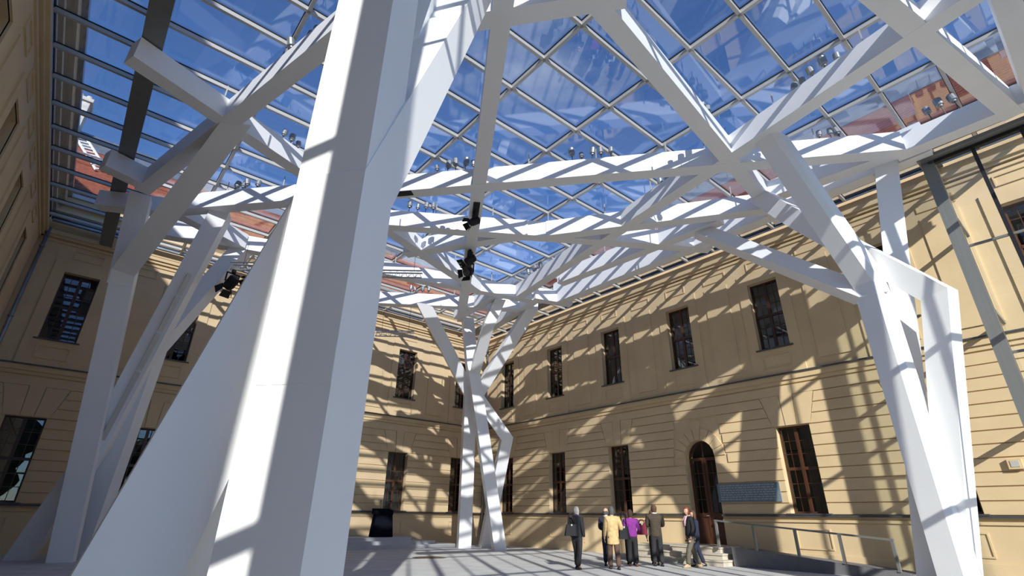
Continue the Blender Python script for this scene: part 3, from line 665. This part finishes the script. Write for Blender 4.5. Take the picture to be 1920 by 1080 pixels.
# stage lights hanging from the track beam and the lighting bars
def stage_light(loc, rz, label, s=1.0):
    r = tag(empty('stage_light', loc, rz), label, 'stage light'); r.scale = (s, s, s)
    MB().box(-0.05, 0.05, -0.05, 0.05, -0.12, 0.0).build('clamp', M_BLKPL, r)
    mb = MB(); mb.bar((-0.2, 0, -0.14), (0.2, 0, -0.14), 0.05, 0.03); mb.bar((-0.2, 0, -0.13), (-0.2, 0, -0.45), 0.03, 0.05, up=(0, 1, 0)); mb.bar((0.2, 0, -0.13), (0.2, 0, -0.45), 0.03, 0.05, up=(0, 1, 0)); mb.build('yoke', M_BLKPL, r)
    mb = MB(); mb.tube([(0, -0.22, -0.32), (0, -0.16, -0.35), (0, 0.10, -0.52), (0, 0.16, -0.55)], [0.10, 0.17, 0.17, 0.15], 12); bd = mb.build('housing', M_BLKPL, r)
    MB().tube([(0, 0.16, -0.55), (0, 0.18, -0.56)], 0.13, 12).build('lens', M_LENS, bd)
    for sx, sz in ((-1, 0), (1, 0), (0, 1), (0, -1)):
        c = Vector((0, 0.2, -0.57)); a = Vector((1, 0, 0)); b = Vector((0, 0.54, 0.84)); o = a * sx + b * sz; t = a if sz else b
        p = c + o * 0.15; mb = MB(); mb.prism([p - t * 0.13, p + t * 0.13, p + t * 0.13 + o * 0.012, p - t * 0.13 + o * 0.012], [p - t * 0.16 + o * 0.1 + Vector((0, 0.17, -0.12)), p + t * 0.16 + o * 0.1 + Vector((0, 0.17, -0.12)), p + t * 0.16 + o * 0.112 + Vector((0, 0.17, -0.12)), p - t * 0.16 + o * 0.112 + Vector((0, 0.17, -0.12))]); mb.build('barn_door', M_BLKPL, r)
    return r
stage_light((10.0, 14.6, HB), 0.6, 'upper black stage light hanging under the track beam')
stage_light((10.52, 15.42, HB), 2.2, 'lower black stage light hanging under the track beam', 1.1)
stage_light((8.55, 12.33, HB + 0.02), 1.2, 'black stage light tucked in the track slot', 0.8)
def light_bar(a, b, label, drop):
    a, b = Vector(a), Vector(b); r = tag(empty('lighting_bar', tuple((a + b) / 2)), label, 'lighting bar'); c = (a + b) / 2
    for dz, dn in ((0, 0), (0.25, 0.12), (0.25, -0.12)):
        n = Vector((-(b - a).y, (b - a).x, 0)).normalized() * dn
        MB().tube([a - c + n + Vector((0, 0, dz)), b - c + n + Vector((0, 0, dz))], 0.03, 8).build('chord', M_ALU, r)
    N = 8; mb = MB()
    for k in range(N):
        p, q = a + (b - a) * (k / N), a + (b - a) * ((k + 0.5) / N); n = Vector((-(b - a).y, (b - a).x, 0)).normalized() * 0.12
        for sg_ in (1, -1): mb.tube([p - c, q - c + n * sg_ + Vector((0, 0, 0.25)), a + (b - a) * ((k + 1) / N) - c], 0.012, 5)
    mb.build('lacing', M_ALU, r)
    for t in (0.15, 0.85):
        p = a + (b - a) * t - c; MB().tube([p + Vector((0, 0, 0.25)), p + Vector((0, 0, 0.25 + drop))], 0.008, 5).build('cable', M_DSTEEL, r)
    return r
light_bar((2.85, 20.0, 9.75), (5.2, 18.2, 9.75), 'silver truss bar with stage lights beside the huge near column', 0.9)
stage_light((2.98, 19.9, 9.72), 0.3, 'black stage light on the near end of the silver truss', 1.15)
stage_light((3.6, 19.42, 9.72), 1.9, 'second black stage light on the silver truss', 0.9)
stage_light((4.2, 18.97, 9.72), 0.9, 'third black stage light on the silver truss', 0.9)
light_bar((10.1, 22.6, 9.45), (11.6, 21.45, 9.45), 'silver truss bar hanging before the far wall over the lectern', 1.3)
light_bar((7.2, 17.7, 10.0), (8.9, 16.3, 10.0), 'silver truss bar under the beams beside the huge near column', 0.7)

# ------------------------------------------------------------------ people
def skin_mesh(name, nodes, edges, m, levels=2):
    """nodes: {key: (pos, radius)}; grows a smooth skin over the stick figure"""
    keys = list(nodes); idx = {k: i for i, k in enumerate(keys)}
    me = bpy.data.meshes.new(name); me.from_pydata([nodes[k][0] for k in keys], [(idx[a], idx[b]) for a, b in edges], [])
    o = bpy.data.objects.new(name, me); COL.objects.link(o)
    sk = o.modifiers.new('skin', 'SKIN'); sk.use_smooth_shade = True
    if not me.skin_vertices: bpy.context.view_layer.update()
    lay = me.skin_vertices[0].data
    seen = set(); adj = {i: [] for i in range(len(keys))}
    for a, b in edges: adj[idx[a]].append(idx[b]); adj[idx[b]].append(idx[a])
    for i, k in enumerate(keys):
        r = nodes[k][1]; lay[i].radius = r if isinstance(r, tuple) else (r, r); lay[i].use_root = False
    for i in range(len(keys)):
        if i in seen: continue
        lay[i].use_root = True; stack = [i]
        while stack:
            j = stack.pop()
            if j in seen: continue
            seen.add(j); stack += adj[j]
    sb = o.modifiers.new('smooth', 'SUBSURF'); sb.levels = levels; sb.render_levels = levels
    dg = bpy.context.evaluated_depsgraph_get(); dg.update()
    res = bpy.data.meshes.new_from_object(o.evaluated_get(dg))
    bpy.data.objects.remove(o); bpy.data.meshes.remove(me)
    res.materials.clear(); res.materials.append(m)
    for p in res.polygons: p.use_smooth = True
    return res
def head_bm(center, yaw, tilt, s):
    """a head with brow, nose, mouth, chin and ears, facing +Y before the turn"""
    bm = bmesh.new(); bmesh.ops.create_uvsphere(bm, u_segments=20, v_segments=16, radius=1.0)
    for v in bm.verts:
        x, y, z = v.co
        fx, fy, fz = x * 0.078, y * 0.098, z * 0.118
        if z < -0.1: fx *= 1 + 0.28 * (z + 0.1); fy *= 1 + 0.12 * (z + 0.1)
        if y > 0.3 and abs(x) < 0.30:
            if -0.42 < z < 0.12: fy += 0.026 * (1 - abs(x) / 0.30) * (1 - abs(z + 0.22) / 0.34)
            if -0.62 < z < -0.5: fy += 0.006
            if z < -0.78: fy += 0.012
        if y > 0.5 and 0.02 < z < 0.2 and 0.2 < abs(x) < 0.55: fy -= 0.009
        if abs(x) > 0.93 and abs(z) < 0.3 and abs(y) < 0.3: fx += math.copysign(0.014, x)
        v.co = (fx * s, fy * s, fz * s)
    mt = Matrix.Translation(center) @ Matrix.Rotation(yaw, 4, 'Z') @ Matrix.Rotation(tilt, 4, 'X')
    bm.transform(mt)
    return bm
def hair_mesh(center, yaw, tilt, s, length, m):
    bm = bmesh.new(); bmesh.ops.create_uvsphere(bm, u_segments=22, v_segments=16, radius=1.0)
    kill = []
    for v in bm.verts:
        x, y, z = v.co
        if (y > 0.35 and z < 0.42) or (z < -0.55 and y > -0.05): kill.append(v)
    bmesh.ops.delete(bm, geom=kill, context='VERTS')
    for v in bm.verts:
        x, y, z = v.co; fx, fy, fz = x * 0.092, y * 0.112 - 0.006, z * 0.130 + 0.006
        if z < -0.2: fz -= length * (-0.2 - z); fx *= 0.96
        j = 1 + 0.05 * math.sin(11 * x + 7 * z) * math.cos(9 * y)
        v.co = (fx * s * j, fy * s * j, fz * s)
    bmesh.ops.solidify(bm, geom=bm.faces[:], thickness=0.012)
    mt = Matrix.Translation(center) @ Matrix.Rotation(yaw, 4, 'Z') @ Matrix.Rotation(tilt, 4, 'X'); bm.transform(mt)
    me = bpy.data.meshes.new('hair'); bm.to_mesh(me); bm.free(); me.materials.append(m)
    for p in me.polygons: p.use_smooth = True
    return me
M_SKIN = mat('skin', (0.55, 0.32, 0.22), 0.55, noise=0.08, nscale=20)
def cloth(name, c): return mat(name, c, 0.85, noise=0.25, nscale=14, bump=0.3, bscale=120)
def person(label, loc, heading, H, top, legs, hair, shoes, coat_len=0.0, hair_len=0.2, stride=0.12, arms=('down', 'down'), head_turn=0.0, tilt=0.12, bald=False, extra=None, build=1.0, sex='m'):
    """heading: plan angle the figure faces, clockwise from +Y"""
    k = H / 1.75; rz = -heading
    root = tag(empty('person', (loc[0], loc[1], 0), rz), label, 'person')
    b = build; sh = (0.195 if sex == 'm' else 0.170) * b
    def v(x, y, z): return (x * k, y * k, z * k)
    N = {}; E = []
    def nd(key, p, r): N[key] = (v(*p), tuple(q * k for q in r) if isinstance(r, tuple) else r * k)
    nd('pel', (0, 0, 0.95), 0.095 * b); nd('wai', (0, 0.005, 1.10), 0.09 * b); nd('che', (0, 0.0, 1.30), 0.095 * b); nd('nek0', (0, -0.01, 1.46), 0.07); nd('nek', (0, 0.005, 1.54), 0.052); nd('hd', (0, 0.02, 1.60), 0.05)
    E += [('pel', 'wai'), ('wai', 'che'), ('che', 'nek0'), ('nek0', 'nek'), ('nek', 'hd')]
    arm = {}; leg = {}
    for s_, nm, mode, ph in ((-1, 'l', arms[0], 1), (1, 'r', arms[1], -1)):
        shp = (s_ * sh, -0.01, 1.41)
        if mode == 'fold': el, wr, hd_ = (s_ * (sh + 0.06), 0.06, 1.14), (s_ * 0.06, 0.22, 1.18), (-s_ * 0.05, 0.22, 1.20)
        elif mode == 'bag': el, wr, hd_ = (s_ * (sh + 0.09), -0.05, 1.14), (s_ * (sh + 0.06), 0.14, 1.05), (s_ * (sh + 0.04), 0.21, 1.04)
        elif mode == 'front': el, wr, hd_ = (s_ * (sh + 0.05), 0.03, 1.14), (s_ * 0.10, 0.24, 1.06), (s_ * 0.03, 0.28, 1.05)
        else: el, wr, hd_ = (s_ * (sh + 0.05), -0.02 + 0.04 * ph * stride, 1.13), (s_ * (sh + 0.06), 0.06 + 0.2 * ph * stride, 0.89), (s_ * (sh + 0.055), 0.085 + 0.2 * ph * stride, 0.81)
        arm[nm] = (shp, el, wr, hd_)
        nd('sh' + nm, shp, 0.052); nd('el' + nm, el, 0.036); nd('wr' + nm, wr, 0.029); nd('pa' + nm, hd_, (0.038, 0.020))
        E += [('che', 'sh' + nm), ('sh' + nm, 'el' + nm), ('el' + nm, 'wr' + nm), ('wr' + nm, 'pa' + nm)]
        d = (Vector(hd_) - Vector(wr)).normalized(); lat_ = d.cross(Vector((s_, 0, 0.3))).normalized()
        for fi, (off, ln) in enumerate(((-0.028, 0.062), (-0.009, 0.075), (0.010, 0.072), (0.028, 0.058))):
            p0 = Vector(hd_) + lat_ * off + d * 0.02; p1 = p0 + d * ln * 0.55 + Vector((-s_ * 0.006, 0.004, 0)); p2 = p1 + d * ln * 0.45 + Vector((-s_ * 0.014, 0.012, 0))
            nd('f%d0' % fi + nm, p0, 0.0095); nd('f%d1' % fi + nm, p1, 0.0088); nd('f%d2' % fi + nm, p2, 0.0075); E += [('f%d0' % fi + nm, 'f%d1' % fi + nm), ('f%d1' % fi + nm, 'f%d2' % fi + nm)]
        t0 = Vector(hd_) - d * 0.02 + lat_ * 0.03; t1 = t0 + (lat_ * 0.7 + d * 0.7) * 0.035; t2 = t1 + d * 0.028
        nd('t0' + nm, t0, 0.0105); nd('t1' + nm, t1, 0.0098); nd('t2' + nm, t2, 0.008); E += [('t0' + nm, 't1' + nm), ('t1' + nm, 't2' + nm)]
        hip = (s_ * 0.095, 0, 0.90); knee = (s_ * 0.10, 0.04 + ph * stride * 0.5, 0.50); ank = (s_ * 0.105, -0.02 + ph * stride, 0.09); toe = (s_ * 0.12, 0.13 + ph * stride, 0.035)
        leg[nm] = (hip, knee, ank, toe)
        nd('hi' + nm, hip, 0.07 * b); nd('kn' + nm, knee, 0.048); nd('an' + nm, ank, 0.040); nd('to' + nm, toe, 0.032)
        E += [('pel', 'hi' + nm), ('hi' + nm, 'kn' + nm), ('kn' + nm, 'an' + nm), ('an' + nm, 'to' + nm)]
    body = skin_mesh('body', N, E, M_SKIN, 1)
    hc = Vector(v(0, 0.035, 1.645)); bm = bmesh.new(); bm.from_mesh(body); hb = head_bm(hc, head_turn, tilt, k)
    tmp = bpy.data.meshes.new('h'); hb.to_mesh(tmp); hb.free(); bm.from_mesh(tmp); bpy.data.meshes.remove(tmp); bm.to_mesh(body); bm.free()
    for p in body.polygons: p.use_smooth = True
    link('body', body, root)
    # jacket or jumper
    J = {}; JE = []
    def jn(key, p, r): J[key] = (v(*p), tuple(q * k for q in r) if isinstance(r, tuple) else r * k)
    z_hem = 0.93 - coat_len
    jn('c00', (0, 0.0, z_hem - 0.03), (0.192 * b, 0.142 * b)); jn('c0', (0, 0.0, z_hem + 0.03), (0.190 * b, 0.140 * b)); JE += [('c00', 'c0')]; jn('c1', (0, 0.0, 1.10), (0.175 * b, 0.132 * b)); jn('c2', (0, 0.0, 1.27), (0.19 * b, 0.142 * b)); jn('c3', (0, -0.01, 1.42), (0.15 * b, 0.095)); jn('c4', (0, -0.01, 1.50), (0.075, 0.07))
    JE += [('c0', 'c1'), ('c1', 'c2'), ('c2', 'c3'), ('c3', 'c4')]
    for nm in 'lr':
        shp, el, wr, hd_ = arm[nm]
        jn('s' + nm, shp, 0.082 * b); jn('e' + nm, el, 0.062 * b); wv = Vector(wr).lerp(Vector(hd_), 0.1); jn('w' + nm, wv, 0.046); JE += [('c3', 's' + nm), ('s' + nm, 'e' + nm), ('e' + nm, 'w' + nm)]
    link('jacket', skin_mesh('jacket', J, JE, top, 2), root)
    T = {}; TE = []
    def tn(key, p, r): T[key] = (v(*p), tuple(q * k for q in r) if isinstance(r, tuple) else r * k)
    tn('p1', (0, 0, 1.02), (0.155 * b, 0.112 * b)); tn('p0', (0, 0, 0.90), (0.165 * b, 0.118 * b)); TE += [('p1', 'p0')]
    for nm in 'lr':
        hip, knee, ank, toe = leg[nm]
        tn('h' + nm, (hip[0], hip[1], 0.82), 0.102 * b); tn('k' + nm, knee, 0.078 * b); tn('a' + nm, (ank[0], ank[1], 0.07), 0.075 * b); TE += [('p0', 'h' + nm), ('h' + nm, 'k' + nm), ('k' + nm, 'a' + nm)]
    link('trousers', skin_mesh('trousers', T, TE, legs, 2), root)
    for nm in 'lr':
        hip, knee, ank, toe = leg[nm]; mb = MB()
        y0, x0 = ank[1], ank[0]
        prof = [(-0.075, 0.030, 0.075), (-0.03, 0.042, 0.095), (0.05, 0.044, 0.075), (0.13, 0.048, 0.055), (0.185, 0.034, 0.04)]
        o = 0
        for (dy, hw, hh) in prof:
            mb.v += [v(x0 - hw, y0 + dy, 0.002), v(x0 + hw, y0 + dy, 0.002), v(x0 + hw * 0.85, y0 + dy, hh * 0.7), v(x0 + hw * 0.4, y0 + dy, hh), v(x0 - hw * 0.4, y0 + dy, hh), v(x0 - hw * 0.85, y0 + dy, hh * 0.7)]
        for i in range(len(prof) - 1):
            for q in range(6): mb.f.append((i * 6 + q, i * 6 + (q + 1) % 6, (i + 1) * 6 + (q + 1) % 6, (i + 1) * 6 + q))
        mb.f.append(tuple(range(6))[::-1]); mb.f.append(tuple((len(prof) - 1) * 6 + q for q in range(6)))
        mb.build('shoe', shoes, root, True)
    if not bald: link('hair', hair_mesh(hc, head_turn, tilt, k, hair_len, hair), root)
    else: 
        hm = hair_mesh(hc, head_turn, tilt, k, 0.02, hair); bm = bmesh.new(); bm.from_mesh(hm)
        inv = (Matrix.Translation(hc) @ Matrix.Rotation(head_turn, 4, 'Z') @ Matrix.Rotation(tilt, 4, 'X')).inverted()
        bmesh.ops.delete(bm, geom=[q for q in bm.verts if (inv @ q.co).z > 0.035 * k], context='VERTS'); bm.to_mesh(hm); bm.free(); link('hair', hm, root)
    if extra: extra(root, k, v)
    return root
C_BLK, C_NAVY, C_TAN = cloth('black_wool', (0.012, 0.012, 0.016)), cloth('navy_suit', (0.013, 0.018, 0.045)), cloth('tan_coat', (0.56, 0.40, 0.19))
C_PURP, C_TWEED, C_OLIVE = cloth('purple_knit', (0.21, 0.022, 0.24)), cloth('brown_tweed', (0.055, 0.04, 0.026)), cloth('olive_trousers', (0.12, 0.105, 0.075))
C_BRN, C_LBLUE, C_PALE, C_GREYJ = cloth('brown_trousers', (0.10, 0.058, 0.042)), cloth('light_blue_shirt', (0.42, 0.50, 0.60)), cloth('pale_green_shirt', (0.62, 0.68, 0.58)), cloth('charcoal_trousers', (0.022, 0.022, 0.026))
H_GREY, H_DGREY, H_BRN, H_RED, H_DBRN = cloth('grey_hair', (0.42, 0.40, 0.38)), cloth('dark_grey_hair', (0.09, 0.09, 0.095)), cloth('brown_hair', (0.10, 0.05, 0.03)), cloth('red_hair', (0.22, 0.05, 0.02)), cloth('dark_brown_hair', (0.05, 0.022, 0.015))
S_BLK, S_BRN, S_TAN = mat('black_shoe', (0.01, 0.01, 0.012), 0.3), mat('brown_shoe', (0.10, 0.035, 0.02), 0.4), mat('tan_shoe', (0.34, 0.26, 0.15), 0.6)
M_SCARF = cloth('pink_scarf', (0.55, 0.36, 0.38)); M_PSCARF = cloth('purple_scarf', (0.10, 0.035, 0.13)); M_COLLAR = cloth('white_collar', (0.75, 0.75, 0.75)); M_REDBAG = mat('dark_red_leather', (0.13, 0.012, 0.025), 0.7, spec=0.2); M_BLKBAG = mat('black_leather', (0.012, 0.012, 0.015), 0.7, spec=0.2)
def scarf(m, ln):
    def f(root, k, v):
        mb = MB(); n = 16
        pts = [v(0.078 * math.cos(2 * math.pi * i / n), -0.005 + 0.078 * math.sin(2 * math.pi * i / n), 1.505 - 0.02 * math.sin(2 * math.pi * i / n)) for i in range(n + 1)]
        mb.tube(pts, 0.026 * k, 8)
        if ln: mb.tube([v(0.03, 0.085, 1.49), v(0.05, 0.155, 1.36), v(0.05, 0.165, 1.49 - ln)], [0.03 * k, 0.036 * k, 0.03 * k], 8); mb.tube([v(-0.03, 0.085, 1.49), v(-0.04, 0.155, 1.36), v(-0.03, 0.165, 1.55 - ln)], [0.03 * k, 0.034 * k, 0.03 * k], 8)
        mb.build('scarf', m, root, True)
    return f
def collar(root, k, v):
    mb = MB(); n = 14; mb.tube([v(0.07 * math.cos(2 * math.pi * i / n), -0.005 + 0.07 * math.sin(2 * math.pi * i / n), 1.51) for i in range(n + 1)], 0.018 * k, 8); mb.build('shirt_collar', M_COLLAR, root, True)
D2 = lambda a: R(a)
person('grey-haired person in black looking up, apart from the group with a black shoulder bag', (12.68, 11.95), D2(75), 1.70, C_BLK, C_GREYJ, H_GREY, S_BLK, 0.06, 0.25, 0.16, ('down', 'down'), 0.0, 0.22, extra=scarf(M_PSCARF, 0), sex='f', build=1.05)
person('bald person in a navy suit half hidden behind the tan coat', (14.32, 12.15), D2(60), 1.70, C_NAVY, C_NAVY, H_DGREY, S_BLK, 0.05, 0.1, 0.10, ('front', 'front'), -0.5, 0.1, bald=True, extra=collar)
person('person in a long tan coat seen from behind carrying a black handbag', (13.62, 11.32), D2(40), 1.72, C_TAN, C_BRN, H_DGREY, S_BLK, 0.24, 0.12, 0.13, ('down', 'bag'), 0.1, 0.1, sex='f', build=1.12)
person('person in a purple jumper seen from behind with a dark red bag', (15.03, 11.70), D2(50), 1.66, C_PURP, C_BLK, H_DBRN, S_BRN, 0.02, 0.16, 0.05, ('front', 'bag'), 0.0, 0.05, sex='f', build=1.12)
person('person in a light blue top mostly hidden behind the purple jumper', (15.52, 12.18), D2(50), 1.60, C_LBLUE, C_BLK, H_BRN, S_BLK, 0.0, 0.15, 0.08, ('front', 'front'), 0.0, 0.0, sex='f')
person('tall person in a brown tweed jacket with folded arms', (15.79, 11.28), D2(45), 1.83, C_TWEED, C_GREYJ, H_BRN, S_BLK, 0.10, 0.08, 0.04, ('fold', 'fold'), 0.25, 0.12, extra=collar, build=1.08)
person('person in a pale green shirt mostly hidden behind the tweed jacket', (16.25, 11.72), D2(60), 1.66, C_PALE, C_BLK, H_BRN, S_BLK, 0.0, 0.1, 0.12, ('down', 'down'), 0.0, 0.0)
person('red-haired person in a black jacket and olive trousers walking past the steps', (16.35, 10.35), D2(-60), 1.76, C_BLK, C_OLIVE, H_RED, S_TAN, 0.03, 0.9, 0.26, ('down', 'down'), 0.15, -0.05, extra=scarf(M_SCARF, 0.35), sex='f', build=1.05)
person('brown-haired person in a navy jacket just behind the red-haired walker', (17.0, 10.55), D2(-45), 1.66, C_NAVY, C_NAVY, H_BRN, S_BLK, 0.06, 0.3, 0.18, ('down', 'down'), 0.1, 0.0, sex='f')
def bag(loc, rz, m, label, w, h, d, strap):
    r = tag(empty('handbag', loc, rz), label, 'handbag')
    MB().prism([(-w / 2, -d / 2, 0), (w / 2, -d / 2, 0), (w / 2, d / 2, 0), (-w / 2, d / 2, 0)], [(-w * 0.36, -d * 0.22, h), (w * 0.36, -d * 0.22, h), (w * 0.36, d * 0.22, h), (-w * 0.36, d * 0.22, h)]).build('pouch', m, r)
    n = 10
    for sy_ in (-1, 1): MB().tube([(w * 0.25 * math.cos(math.pi * i / n), sy_ * d * 0.18, h + strap * math.sin(math.pi * i / n)) for i in range(n + 1)], 0.010, 6).build('strap', m, r)
    MB().box(-0.02, 0.02, -d * 0.28, d * 0.28, h * 0.86, h * 1.0).build('clasp', M_ALU, r)
    return r
bag((12.40, 11.90, 0.90), D2(-30), M_BLKBAG, 'black shoulder bag carried by the grey-haired person', 0.42, 0.32, 0.16, 0.30)
bag((13.90, 11.10, 0.82), D2(-35), M_BLKBAG, 'black handbag hanging from the tan-coat arm', 0.34, 0.36, 0.14, 0.42)
bag((15.35, 11.50, 0.92), D2(-40), M_REDBAG, 'dark red handbag on the purple-jumper arm', 0.34, 0.34, 0.14, 0.12)
